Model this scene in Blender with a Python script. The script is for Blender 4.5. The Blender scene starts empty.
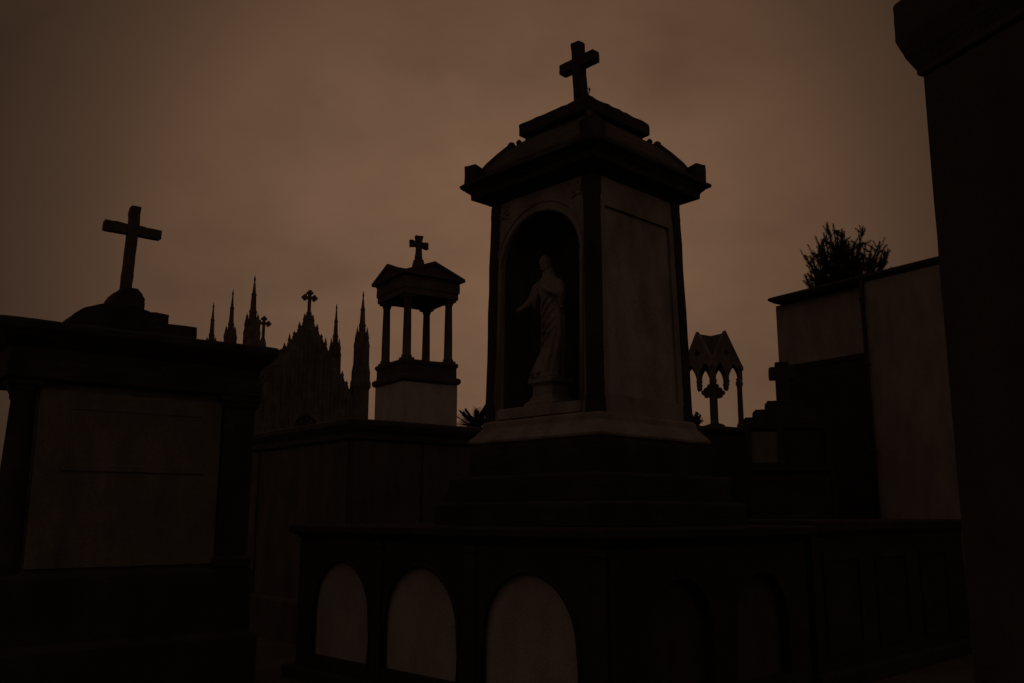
import bpy, bmesh, math, random
from mathutils import Vector, Matrix
from mathutils.geometry import tessellate_polygon

random.seed(7)
R = math.radians
scene = bpy.context.scene
col = scene.collection

# ------------------------------------------------------------------ camera
cam_data = bpy.data.cameras.new("camera")
cam_data.sensor_width = 36.0
cam_data.lens = 900.0 / 1024.0 * 36.0
cam_data.clip_start = 0.05
cam_data.clip_end = 3000.0
cam = bpy.data.objects.new("camera", cam_data)
cam.location = (0, 0, 1.6)
cam.rotation_euler = (R(90 + 10.94), 0, 0)
col.objects.link(cam)
scene.camera = cam

# ------------------------------------------------------------------ world: overcast night sky lit by a town
SUN_EL, SUN_AZ = 24.0, 150.0          # soft moon / town light from behind on the right
world = bpy.data.worlds.new("World")
scene.world = world
world.use_nodes = True
nt = world.node_tree
nt.nodes.clear()
N, L = nt.nodes.new, nt.links.new
out = N("ShaderNodeOutputWorld")
add = N("ShaderNodeAddShader")
L(add.outputs[0], out.inputs[0])
sky = N("ShaderNodeTexSky")
sky.sky_type = 'NISHITA'
sky.sun_disc = False
sky.sun_elevation = R(SUN_EL)
sky.sun_rotation = R(SUN_AZ)
bg_sky = N("ShaderNodeBackground")
bg_sky.inputs[1].default_value = 0.0004
L(sky.outputs[0], bg_sky.inputs[0])
L(bg_sky.outputs[0], add.inputs[0])
bg = N("ShaderNodeBackground")
bg.inputs[1].default_value = 1.0
L(bg.outputs[0], add.inputs[1])
tc = N("ShaderNodeTexCoord")
# glow of the town on the low cloud: brightest about a fixed compass bearing, its fade also holds painted lens corner darkening
g = Vector((-0.012, 0.955, 0.255)).normalized()
dot = N("ShaderNodeVectorMath"); dot.operation = 'DOT_PRODUCT'
L(tc.outputs['Generated'], dot.inputs[0]); dot.inputs[1].default_value = g
acos = N("ShaderNodeMath"); acos.operation = 'ARCCOSINE'
L(dot.outputs['Value'], acos.inputs[0])
# cloud unevenness
mp = N("ShaderNodeMapping"); mp.inputs['Scale'].default_value = (2.4, 2.4, 4.2)
mp.inputs['Rotation'].default_value = (0, R(14), 0)
L(tc.outputs['Generated'], mp.inputs[0])
nz = N("ShaderNodeTexNoise"); nz.inputs['Scale'].default_value = 2.1
nz.inputs['Detail'].default_value = 5.0; nz.inputs['Roughness'].default_value = 0.55
L(mp.outputs[0], nz.inputs['Vector'])
wob = N("ShaderNodeMath"); wob.operation = 'MULTIPLY_ADD'
L(nz.outputs[0], wob.inputs[0]); wob.inputs[1].default_value = 0.16; wob.inputs[2].default_value = -0.08
ang = N("ShaderNodeMath"); ang.operation = 'ADD'
L(acos.outputs[0], ang.inputs[0]); L(wob.outputs[0], ang.inputs[1])
rng = N("ShaderNodeMapRange")
rng.inputs['From Min'].default_value = 0.0; rng.inputs['From Max'].default_value = R(120)
L(ang.outputs[0], rng.inputs['Value'])
ramp = N("ShaderNodeValToRGB")
ramp.color_ramp.interpolation = 'EASE'
stops = [(0, .158), (8, .152), (13, .136), (17, .120), (20.5, .104), (24, .074), (27, .055), (30.5, .037), (36, .034), (48, .052), (70, .072), (120, .078)]
er = ramp.color_ramp.elements
while len(er) < len(stops):
    er.new(0.5)
for e_, (d_, v_) in zip(er, stops):
    e_.position = d_ / 120.0
    k_ = min(1, max(0, (d_ - 36) / 30))       # away from the sodium-lit side the cloud is greyer
    e_.color = (v_, v_ * (0.542 + .03 * k_), v_ * (0.308 + .10 * k_), 1)
ramp.color_ramp.interpolation = 'LINEAR'
L(rng.outputs[0], ramp.inputs[0])
mot = N("ShaderNodeMath"); mot.operation = 'MULTIPLY_ADD'
L(nz.outputs[0], mot.inputs[0]); mot.inputs[1].default_value = 1.05; mot.inputs[2].default_value = 0.475
mul = N("ShaderNodeVectorMath"); mul.operation = 'SCALE'
L(ramp.outputs[0], mul.inputs[0]); L(mot.outputs[0], mul.inputs['Scale'])
L(mul.outputs[0], bg.inputs[0])

# ------------------------------------------------------------------ one weak, very soft lamp
sd = bpy.data.lights.new("sun", 'SUN')
sd.energy = 0.02
sd.angle = R(40)
sd.color = (1.0, 0.62, 0.38)
sun = bpy.data.objects.new("sun", sd)
az = R(SUN_AZ)
to_sun = Vector((math.sin(az) * math.cos(R(SUN_EL)), math.cos(az) * math.cos(R(SUN_EL)), math.sin(R(SUN_EL))))
sun.rotation_euler = (-to_sun).to_track_quat('-Z', 'Y').to_euler()
col.objects.link(sun)

vs = scene.view_settings
vs.view_transform = 'Standard'
vs.look = 'None'
vs.exposure = 0.0
vs.gamma = 1.0
vs.use_curve_mapping = False

# ------------------------------------------------------------------ materials
def material(name, base, dirt, amount=0.5, scale=3.0, streak=0.5, rough=0.85, bump=0.25, joints=None):
    m = bpy.data.materials.new(name)
    m.use_nodes = True
    t = m.node_tree
    n, l = t.nodes.new, t.links.new
    b = t.nodes['Principled BSDF']
    b.inputs['Roughness'].default_value = rough
    b.inputs['Specular IOR Level'].default_value = 0.2
    c = n('ShaderNodeTexCoord')
    big = n('ShaderNodeTexNoise'); big.inputs['Scale'].default_value = scale
    big.inputs['Detail'].default_value = 6; big.inputs['Roughness'].default_value = 0.65
    l(c.outputs['Object'], big.inputs['Vector'])
    mpp = n('ShaderNodeMapping'); mpp.inputs['Scale'].default_value = (3.2, 3.2, 1.1)
    l(c.outputs['Object'], mpp.inputs[0])
    st = n('ShaderNodeTexNoise'); st.inputs['Scale'].default_value = 1.3
    st.inputs['Detail'].default_value = 4
    l(mpp.outputs[0], st.inputs['Vector'])
    mx = n('ShaderNodeMix'); mx.data_type = 'FLOAT'
    mx.inputs[0].default_value = streak
    l(big.outputs[0], mx.inputs[2]); l(st.outputs[0], mx.inputs[3])
    cr = n('ShaderNodeValToRGB')
    cr.color_ramp.elements[0].position = 0.62 - 0.45 * amount
    cr.color_ramp.elements[1].position = 0.86 - 0.32 * amount
    cr.color_ramp.elements[0].color = (*base, 1)
    cr.color_ramp.elements[1].color = (*dirt, 1)
    l(mx.outputs[0], cr.inputs[0])
    last = cr.outputs[0]
    fine = n('ShaderNodeTexNoise'); fine.inputs['Scale'].default_value = 46
    fine.inputs['Detail'].default_value = 5
    l(c.outputs['Object'], fine.inputs['Vector'])
    hs = n('ShaderNodeMath'); hs.operation = 'MULTIPLY_ADD'
    l(fine.outputs[0], hs.inputs[0]); hs.inputs[1].default_value = 0.7; hs.inputs[2].default_value = 0.65
    sc = n('ShaderNodeVectorMath'); sc.operation = 'SCALE'
    l(last, sc.inputs[0]); l(hs.outputs[0], sc.inputs['Scale'])
    last = sc.outputs[0]
    height = fine.outputs[0]
    if joints:
        br = n('ShaderNodeTexBrick')
        br.inputs['Scale'].default_value = 1.0
        br.inputs['Brick Width'].default_value = joints[0]
        br.inputs['Row Height'].default_value = joints[1]
        br.inputs['Mortar Size'].default_value = 0.008
        br.inputs['Color1'].default_value = (1, 1, 1, 1)
        br.inputs['Color2'].default_value = (0.86, 0.86, 0.86, 1)
        br.inputs['Mortar'].default_value = (0.45, 0.45, 0.45, 1)
        sx = n('ShaderNodeSeparateXYZ'); l(c.outputs['Object'], sx.inputs[0])
        ad = n('ShaderNodeMath'); ad.operation = 'ADD'
        l(sx.outputs[0], ad.inputs[0]); l(sx.outputs[1], ad.inputs[1])
        cx = n('ShaderNodeCombineXYZ'); l(ad.outputs[0], cx.inputs[0]); l(sx.outputs[2], cx.inputs[1])
        l(cx.outputs[0], br.inputs['Vector'])
        mm = n('ShaderNodeMix'); mm.data_type = 'RGBA'; mm.blend_type = 'MULTIPLY'
        mm.inputs[0].default_value = 1.0
        l(last, mm.inputs[6]); l(br.outputs[0], mm.inputs[7])
        last = mm.outputs[2]
    l(last, b.inputs['Base Color'])
    bp = n('ShaderNodeBump'); bp.inputs['Strength'].default_value = bump
    bp.inputs['Distance'].default_value = 0.02
    l(height, bp.inputs['Height'])
    l(bp.outputs[0], b.inputs['Normal'])
    return m

M = {}
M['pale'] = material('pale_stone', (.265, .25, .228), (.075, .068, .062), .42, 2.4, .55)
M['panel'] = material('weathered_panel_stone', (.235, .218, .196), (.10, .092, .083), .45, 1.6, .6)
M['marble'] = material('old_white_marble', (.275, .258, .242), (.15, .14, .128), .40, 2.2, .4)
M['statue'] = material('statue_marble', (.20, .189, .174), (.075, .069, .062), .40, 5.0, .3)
M['slab'] = material('grey_lichened_slab', (.128, .118, .106), (.06, .055, .049), .5, 1.3, .5)
M['light'] = material('pale_limestone', (.34, .317, .292), (.17, .156, .143), .40, 1.6, .5)
M['black'] = material('black_weathered_shaded_stone', (.036, .033, .031), (.017, .0155, .0145), .5, 2.6, .35)  # darker copy of sooty stone; shade low on vault and steps is in its colour
M['grey'] = material('grey_stone', (.09, .084, .077), (.032, .029, .026), .5, 2.0, .5)
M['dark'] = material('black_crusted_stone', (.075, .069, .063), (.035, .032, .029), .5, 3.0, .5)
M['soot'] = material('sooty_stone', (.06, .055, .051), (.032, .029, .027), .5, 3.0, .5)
M['chapel'] = material('chapel_stone', (.115, .105, .095), (.04, .036, .032), .5, .7, .6, joints=(.9, .4))
M['plaster'] = material('stained_plaster', (.245, .223, .196), (.125, .112, .098), .45, .8, .6, bump=.15)
M['roof'] = material('dark_roof_slab', (.05, .045, .042), (.025, .023, .02), .5, 4.0, .2)
M['iron'] = material('rusted_iron', (.045, .03, .022), (.02, .016, .014), .5, 8.0, .3, rough=.7)
M['gravel'] = material('gravel_ground', (.09, .082, .072), (.05, .046, .04), .5, 1.2, .0, bump=.6)
M['leaf'] = material('dark_foliage', (.05, .06, .03), (.035, .042, .022), .5, 5.0, .0, rough=.6, bump=0)
M['needle'] = material('conifer_needles', (.045, .055, .032), (.04, .046, .028), .5, 5.0, .0, rough=.6, bump=0)
M['bark'] = material('bark', (.07, .055, .04), (.035, .028, .02), .5, 8.0, .6)
M['glass'] = material('dark_leaded_glass', (.02, .02, .022), (.012, .012, .014), .5, 6.0, .0, rough=.25, bump=.05)
M['wood'] = material('dark_oak', (.045, .03, .02), (.022, .016, .011), .5, 4.0, .7)

# ------------------------------------------------------------------ mesh helpers
class MB:
    def __init__(self):
        self.v, self.f, self.smooth = [], [], []

    def quad_grid(self, rings, close=True, cap0=False, cap1=False, smooth=False):
        n = len(rings[0]); b = len(self.v)
        for r in rings:
            self.v += [tuple(p) for p in r]
        for i in range(len(rings) - 1):
            for j in range(n if close else n - 1):
                a, c = b + i * n + j, b + i * n + (j + 1) % n
                self.f.append((a, c, c + n, a + n)); self.smooth.append(smooth)
        if cap0:
            self.f.append(tuple(b + j for j in reversed(range(n)))); self.smooth.append(False)
        if cap1:
            o = b + (len(rings) - 1) * n
            self.f.append(tuple(o + j for j in range(n))); self.smooth.append(False)
        return self

    def box(self, x0, x1, y0, y1, z0, z1):
        r = lambda z: [(x0, y0, z), (x1, y0, z), (x1, y1, z), (x0, y1, z)]
        return self.quad_grid([r(z0), r(z1)], cap0=True, cap1=True)

    def stack(self, levels, cx=0, cy=0):
        """square loft: levels = [(half, z)] or [(hx, hy, z)]"""
        rings = []
        for lv in levels:
            hx, hy, z = (lv[0], lv[0], lv[1]) if len(lv) == 2 else lv
            rings.append([(cx - hx, cy - hy, z), (cx + hx, cy - hy, z), (cx + hx, cy + hy, z), (cx - hx, cy + hy, z)])
        return self.quad_grid(rings, cap0=True, cap1=True)

    def rstack(self, x0, x1, y0, y1, levels):
        """rectangle loft with overhang: levels = [(overhang, z)]"""
        rings = [[(x0 - o, y0 - o, z), (x1 + o, y0 - o, z), (x1 + o, y1 + o, z), (x0 - o, y1 + o, z)] for o, z in levels]
        return self.quad_grid(rings, cap0=True, cap1=True)

    def lathe(self, prof, cx=0, cy=0, n=16, smooth=True, rot=0.0):
        rings = [[(cx + r * math.cos(rot + 2 * math.pi * k / n), cy + r * math.sin(rot + 2 * math.pi * k / n), z) for k in range(n)] for r, z in prof]
        return self.quad_grid(rings, cap0=True, cap1=True, smooth=smooth)

    def tube(self, pts, rad, n=8, smooth=True):
        pts = [Vector(p) for p in pts]
        rings = []
        for i, p in enumerate(pts):
            d = (pts[min(i + 1, len(pts) - 1)] - pts[max(i - 1, 0)]).normalized()
            u = d.cross(Vector((0, 0, 1)))
            if u.length < 1e-3:
                u = Vector((1, 0, 0))
            u.normalize(); w = u.cross(d).normalized()
            r = rad[i] if isinstance(rad, (list, tuple)) else rad
            rings.append([p + u * r * math.cos(2 * math.pi * k / n) + w * r * math.sin(2 * math.pi * k / n) for k in range(n)])
        return self.quad_grid(rings, cap0=True, cap1=True, smooth=smooth)

    def ellipsoid(self, c, r, n=16, m=10):
        rings = []
        for i in range(m + 1):
            a = -math.pi / 2 + math.pi * i / m
            k = max(math.cos(a), .02)
            rings.append([(c[0] + r[0] * k * math.cos(2 * math.pi * j / n), c[1] + r[1] * k * math.sin(2 * math.pi * j / n), c[2] + r[2] * math.sin(a)) for j in range(n)])
        return self.quad_grid(rings, cap0=True, cap1=True, smooth=True)

    def plate(self, loops, fn, thick):
        """flat plate with holes; loops[0] outline, others holes; fn(u, v, w) -> point, w from 0 to thick"""
        flat = [p for lp in loops for p in lp]
        tris = tessellate_polygon([[Vector((p[0], p[1], 0)) for p in lp] for lp in loops])
        b = len(self.v); n = len(flat)
        self.v += [tuple(fn(p[0], p[1], 0)) for p in flat]
        self.v += [tuple(fn(p[0], p[1], thick)) for p in flat]
        for t in tris:
            self.f.append((b + t[0], b + t[1], b + t[2])); self.smooth.append(False)
            self.f.append((b + n + t[2], b + n + t[1], b + n + t[0])); self.smooth.append(False)
        o = b
        for lp in loops:
            k = len(lp)
            for i in range(k):
                j = (i + 1) % k
                self.f.append((o + i, o + j, o + n + j, o + n + i)); self.smooth.append(False)
            o += k
        return self

    def tri(self, a, b_, c):
        k = len(self.v)
        self.v += [tuple(a), tuple(b_), tuple(c)]
        self.f.append((k, k + 1, k + 2)); self.smooth.append(False)

    def build(self, name, mat, parent=None, bevel=0.0, fix=True):
        me = bpy.data.meshes.new(name)
        me.from_pydata(self.v, [], self.f)
        me.polygons.foreach_set('use_smooth', self.smooth)
        me.materials.append(M[mat])
        if fix:
            bm = bmesh.new(); bm.from_mesh(me)
            bmesh.ops.remove_doubles(bm, verts=bm.verts, dist=1e-5)
            bmesh.ops.recalc_face_normals(bm, faces=bm.faces)
            bm.to_mesh(me); bm.free()
        me.update()
        o = bpy.data.objects.new(name, me)
        col.objects.link(o)
        if parent:
            o.parent = parent
        if bevel:
            md = o.modifiers.new('bevel', 'BEVEL')
            md.width = bevel; md.segments = 2; md.limit_method = 'ANGLE'; md.angle_limit = R(35)
            md.harden_normals = False
        return o

chip_tex = bpy.data.textures.new('chips', 'CLOUDS')
chip_tex.noise_scale = .11
chip_tex.noise_depth = 3
def worn(o, amount=.012, levels=3):
    """weathered edges and sagging faces: real displaced geometry"""
    sb = o.modifiers.new('subdivide', 'SUBSURF'); sb.subdivision_type = 'SIMPLE'; sb.levels = levels; sb.render_levels = levels
    dm_ = o.modifiers.new('chips', 'DISPLACE'); dm_.texture = chip_tex; dm_.strength = amount; dm_.mid_level = .5
    dm_.texture_coords = 'GLOBAL'
    return o

def tag(o, label=None, cat=None, group=None, kind=None):
    for k, v_ in (('label', label), ('category', cat), ('group', group), ('kind', kind)):
        if v_:
            o[k] = v_
    return o

def thing(name, loc, bearing, label, cat, group=None):
    """an Empty; local x runs along the given compass bearing, local y to its left"""
    o = bpy.data.objects.new(name, None)
    o.empty_display_size = .3
    col.objects.link(o)
    o.location = loc
    o.rotation_euler = (0, 0, R(90 - bearing))
    return tag(o, label, cat, group)

def arch(cx, hw, z0, zs, n=18, pointed=False):
    """outline of an arched opening, counter-clockwise from bottom left"""
    pts = [(cx - hw, z0), (cx + hw, z0), (cx + hw, zs)]
    if pointed:
        r = hw * 2
        k = max(n // 2, 4)
        for i in range(1, k + 1):
            a = R(60) * i / k
            pts.append((cx - hw + r * math.cos(a), zs + r * math.sin(a)))
        for i in range(1, k):
            a = R(120) + R(60) * i / k
            pts.append((cx + hw + r * math.cos(a), zs + r * math.sin(a)))
    else:
        for i in range(1, n):
            a = math.pi * i / n
            pts.append((cx + hw * math.cos(a), zs + hw * math.sin(a)))
    pts.append((cx - hw, zs))
    return pts

def cross_outline(arm, w, z0, zc, z1):
    return [(-w, z0), (w, z0), (w, zc - w), (arm, zc - w), (arm, zc + w), (w, zc + w), (w, z1), (-w, z1), (-w, zc + w), (-arm, zc + w), (-arm, zc - w), (-w, zc - w)]

def trefoil_cross(mb, fn, zb, zc, arm, w, lobe, t):
    """cross whose three free ends swell into three lobes"""
    mb.plate([cross_outline(arm, w, zb, zc, zc + arm)], fn, t)
    for du, dv in ((arm, 0), (-arm, 0), (0, arm)):
        for ex, ey in ((0, 0), (1, 0), (-1, 0), (0, 1), (0, -1)):
            if (ex, ey) == (-du / arm, -dv / arm):
                continue
            cx, cz = du + ex * lobe * .8, zc + dv + ey * lobe * .8
            mb.plate([[(cx + lobe * .72 * math.cos(2 * math.pi * k / 10), cz + lobe * .72 * math.sin(2 * math.pi * k / 10)) for k in range(10)]],
                     lambda u, v, q, e=(ex * .004 + ey * .006): fn(u, v, q * 1.1 - .05 * t + e), t)

# ------------------------------------------------------------------ ground
gb = MB()
nx, ext = 60, 1500.0
def gpos(i):
    s = (i / nx - .5) * 2
    return math.copysign(abs(s) ** 3.2, s) * ext
rows = []
for j in range(nx + 1):
    rows.append([])
    for i in range(nx + 1):
        x, y = gpos(i), gpos(j)
        d = math.hypot(x, y)
        rows[-1].append((x, y, (random.random() - .5) * .02 if d < 25 else 0))
gb.quad_grid(rows, close=False, smooth=True)
tag(gb.build('ground', 'gravel'), kind='structure', label='dark gravel ground of the cemetery')

# ------------------------------------------------------------------ burial vault (raised base with arched slabs)
A = 46
vault = thing('burial_vault', (.718, 6.6, 0), A, 'broad dark stone vault with pale arched slabs, under the big niche shrine', 'burial vault')
VL, VR, VZ = 4.22, 2.76, 1.51
left_arches = [(.855, .525), (2.20, .525), (3.43, .49)]
mb = MB()
loops = [[(0, .12), (VL, .12), (VL, 1.36), (0, 1.36)]] + [arch(c, w, .24, 1.17 - w) for c, w in left_arches]
mb.plate(loops, lambda u, v, w: (w, u, v), .16)
right_arches = [(.82, .42), (1.98, .42)]
loops = [[(.16, .12), (VR, .12), (VR, 1.36), (.16, 1.36)]] + [arch(c, w, .24, 1.12 - w) for c, w in right_arches]
mb.plate(loops, lambda u, v, w: (u, w, v), .16)
mb.box(VR - .16, VR, .16, VL, .12, 1.36)
mb.box(.16, VR - .16, VL - .16, VL, .12, 1.36)
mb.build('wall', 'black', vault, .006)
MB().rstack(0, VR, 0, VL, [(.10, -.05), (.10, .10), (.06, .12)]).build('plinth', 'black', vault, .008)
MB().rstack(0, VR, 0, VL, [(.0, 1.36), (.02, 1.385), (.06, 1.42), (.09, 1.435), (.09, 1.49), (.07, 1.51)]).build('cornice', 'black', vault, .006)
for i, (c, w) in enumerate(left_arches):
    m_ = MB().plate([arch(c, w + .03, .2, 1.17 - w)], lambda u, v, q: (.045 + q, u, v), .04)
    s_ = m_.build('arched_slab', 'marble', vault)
    fr = MB()
    ring = arch(c, w, .24, 1.17 - w)
    ring = ring[1:] + ring[:1]
    fr.tube([(-.005, u, v) for u, v in ring], .022, 6)
    fr.build('arch_moulding', 'black', vault)
for c, w in right_arches:
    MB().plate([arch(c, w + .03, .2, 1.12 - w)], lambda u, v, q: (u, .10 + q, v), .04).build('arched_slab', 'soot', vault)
for (px_, py_) in ((-.012, 1.52), (-.012, 2.82), (-.012, .11)):
    pb = MB().box(px_ - .02, 0, py_ - .07, py_ + .07, .12, 1.30)
    pb.box(px_ - .035, 0, py_ - .085, py_ + .085, 1.30, 1.358)
    pb.build('pilaster', 'black', vault, .006)

# ------------------------------------------------------------------ the big niche shrine
TC = (.724, 8.475)
shrine = thing('tomb_shrine', (TC[0], TC[1], 1.51), A, 'tall square stone shrine with a statue niche, heavy cornice and cross on top', 'tomb shrine')
Z = lambda z: z - 1.51
mb = MB()
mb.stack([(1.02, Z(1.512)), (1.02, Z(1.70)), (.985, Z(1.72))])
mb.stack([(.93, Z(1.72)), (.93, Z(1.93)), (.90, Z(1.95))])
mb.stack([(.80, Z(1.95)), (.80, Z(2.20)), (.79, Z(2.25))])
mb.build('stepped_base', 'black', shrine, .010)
MB().stack([(.80, Z(2.25)), (.81, Z(2.275)), (.785, Z(2.31)), (.73, Z(2.375)), (.715, Z(2.39)), (.715, Z(2.44)), (.70, Z(2.46))]).build('skirting', 'panel', shrine, .006)
zb, zt = 2.46, 4.60
half = lambda z: .680 + (.642 - .680) * (z - zb) / (zt - zb)
mb = MB()
niche = arch(0, .50, 2.57, 3.90, 24)
mb.plate([[(-1, zb), (1, zb), (1, zt), (-1, zt)], [(u / half(v), v) for u, v in niche]],
         lambda u, v, w: (-half(v) + w, u * half(v), Z(v)), .04)
pan = [(-.74, 2.62), (.74, 2.62), (.74, 4.33), (-.74, 4.33)]
mb.plate([[(-1, zb), (1, zb), (1, zt), (-1, zt)], pan], lambda u, v, w: (u * half(v), -half(v) + w, Z(v)), .04)
mb.plate([[(-1, zb), (1, zb), (1, zt), (-1, zt)], pan], lambda u, v, w: (half(v) - w, u * half(v), Z(v)), .04)
mb.plate([[(-1, zb), (1, zb), (1, zt), (-1, zt)], pan], lambda u, v, w: (u * half(v), half(v) - w, Z(v)), .04)
mb.build('body', 'panel', shrine)
mb = MB()
pn = [(-.78, 2.58), (.78, 2.58), (.78, 4.36), (-.78, 4.36)]
mb.plate([pn], lambda u, v, w: (u * half(v), -half(v) + .026 + w, Z(v)), .02)
mb.build('panel', 'pale', shrine)
mb = MB()
mb.plate([pn], lambda u, v, w: (half(v) - .026 - w, u * half(v), Z(v)), .02)
mb.build('panel', 'pale', shrine)
mb = MB()
mb.plate([pn], lambda u, v, w: (u * half(v), half(v) - .026 - w, Z(v)), .02)
mb.build('panel', 'pale', shrine)
# niche: extruded arch with a rounded back
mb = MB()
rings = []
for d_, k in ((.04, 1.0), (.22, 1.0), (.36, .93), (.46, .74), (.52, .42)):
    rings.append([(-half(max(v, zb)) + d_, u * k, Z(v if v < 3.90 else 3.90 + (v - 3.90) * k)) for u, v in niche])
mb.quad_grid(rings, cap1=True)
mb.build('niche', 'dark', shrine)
mb = MB()
ring = niche[1:] + niche[:1]
mb.tube([(-half(v) - .004, u * 1.05, Z(v)) for u, v in ring], .022, 8)
mb.tube([(-half(v) - .002, u * 1.16, Z(3.90 + (v - 3.90) * 1.16 if v > 3.90 else v)) for u, v in ring], .010, 6)
mb.build('archivolt', 'panel', shrine)
for sg in (-1, 1):       # carved leaf sprays in the two spandrels
    mb = MB()
    for k in range(7):
        a = R(20 + 22 * k)
        c = Vector((-half(4.4) - .001, sg * .48, Z(4.45)))
        e = c + Vector((0, sg * math.cos(a * 1.6 - .8) * .09, math.sin(a * 1.6 - .8) * .12))
        mb.tube([c, (c + e) / 2 + Vector((-.004, 0, 0)), e], [.006, .013, .003], 6)
    mb.ellipsoid((-half(4.4) - .002, sg * .48, Z(4.45)), (.014, .026, .026), 10, 6)
    mb.build('spandrel_carving', 'panel', shrine)
mb = MB()
for sx in (-1, 1):
    for sy in (-1, 1):
        rings = []
        for z_, w_ in ((zb, .10), (2.60, .10), (2.605, .085), (4.42, .085), (4.425, .10), (zt, .10)):
            o_ = half(z_) + .016
            i_ = o_ - w_ - .03
            xs, ys = sorted((sx * i_, sx * o_)), sorted((sy * i_, sy * o_))
            rings.append([(xs[0], ys[0], Z(z_)), (xs[1], ys[0], Z(z_)), (xs[1], ys[1], Z(z_)), (xs[0], ys[1], Z(z_))])
        pb = MB().quad_grid(rings, cap0=True, cap1=True)
        pb.build('corner_pilaster', 'black', shrine, .008)
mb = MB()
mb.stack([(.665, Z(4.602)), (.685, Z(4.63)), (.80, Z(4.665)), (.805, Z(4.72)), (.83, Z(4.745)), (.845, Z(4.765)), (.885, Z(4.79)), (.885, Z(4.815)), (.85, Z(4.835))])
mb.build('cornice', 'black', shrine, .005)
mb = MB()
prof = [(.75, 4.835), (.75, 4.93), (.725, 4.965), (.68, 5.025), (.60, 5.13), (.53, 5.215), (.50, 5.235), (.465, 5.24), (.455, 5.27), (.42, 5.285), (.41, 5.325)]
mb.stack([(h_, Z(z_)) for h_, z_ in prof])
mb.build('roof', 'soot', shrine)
for sx in (-1, 1):
    for sy in (-1, 1):
        hb = MB()
        hb.tube([(sx * h_, sy * h_, Z(z_)) for h_, z_ in ((.735, 4.95), (.68, 5.03), (.60, 5.137), (.535, 5.22))], [.020, .030, .030, .024], 8)
        hb.ellipsoid((sx * .515, sy * .515, Z(5.235)), (.042, .042, .040), 10, 7)
        hb.ellipsoid((sx * .462, sy * .462, Z(5.268)), (.030, .030, .034), 10, 7)
        hb.build('hip_scroll', 'soot', shrine)
for sx in (-1, 1):
    for sy in (-1, 1):
        c_ = .765
        b_ = MB()
        b_.stack([(.085, Z(4.835)), (.085, Z(4.97))], sx * c_, sy * c_)
        # horned top: the outer corner stands higher than the inner one
        k = len(b_.v) - 4
        for q in range(4):
            x_, y_, z_ = b_.v[k + q]
            outer = (x_ * sx > c_) + (y_ * sy > c_)
            b_.v[k + q] = (x_, y_, z_ + (.055 if outer == 2 else .03 if outer == 1 else -.01))
        b_.build('corner_block', 'black', shrine, .006)
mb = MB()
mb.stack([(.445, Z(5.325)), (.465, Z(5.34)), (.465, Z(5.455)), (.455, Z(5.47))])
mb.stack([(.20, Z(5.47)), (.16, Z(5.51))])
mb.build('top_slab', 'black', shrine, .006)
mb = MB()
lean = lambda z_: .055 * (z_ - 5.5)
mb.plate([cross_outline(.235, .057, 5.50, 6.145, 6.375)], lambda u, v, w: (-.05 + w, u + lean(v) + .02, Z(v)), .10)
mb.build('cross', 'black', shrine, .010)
mb = MB()
mb.stack([(.18, Z(2.545)), (.18, Z(2.60)), (.15, Z(2.63)), (.125, Z(2.67)), (.12, Z(2.76)), (.155, Z(2.79)), (.155, Z(2.83))], -.45, .055)
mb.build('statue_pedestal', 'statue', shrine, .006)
MB().box(-.70, -.10, -.52, .52, Z(2.47), Z(2.567)).build('niche_sill', 'pale', shrine, .006)

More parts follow.
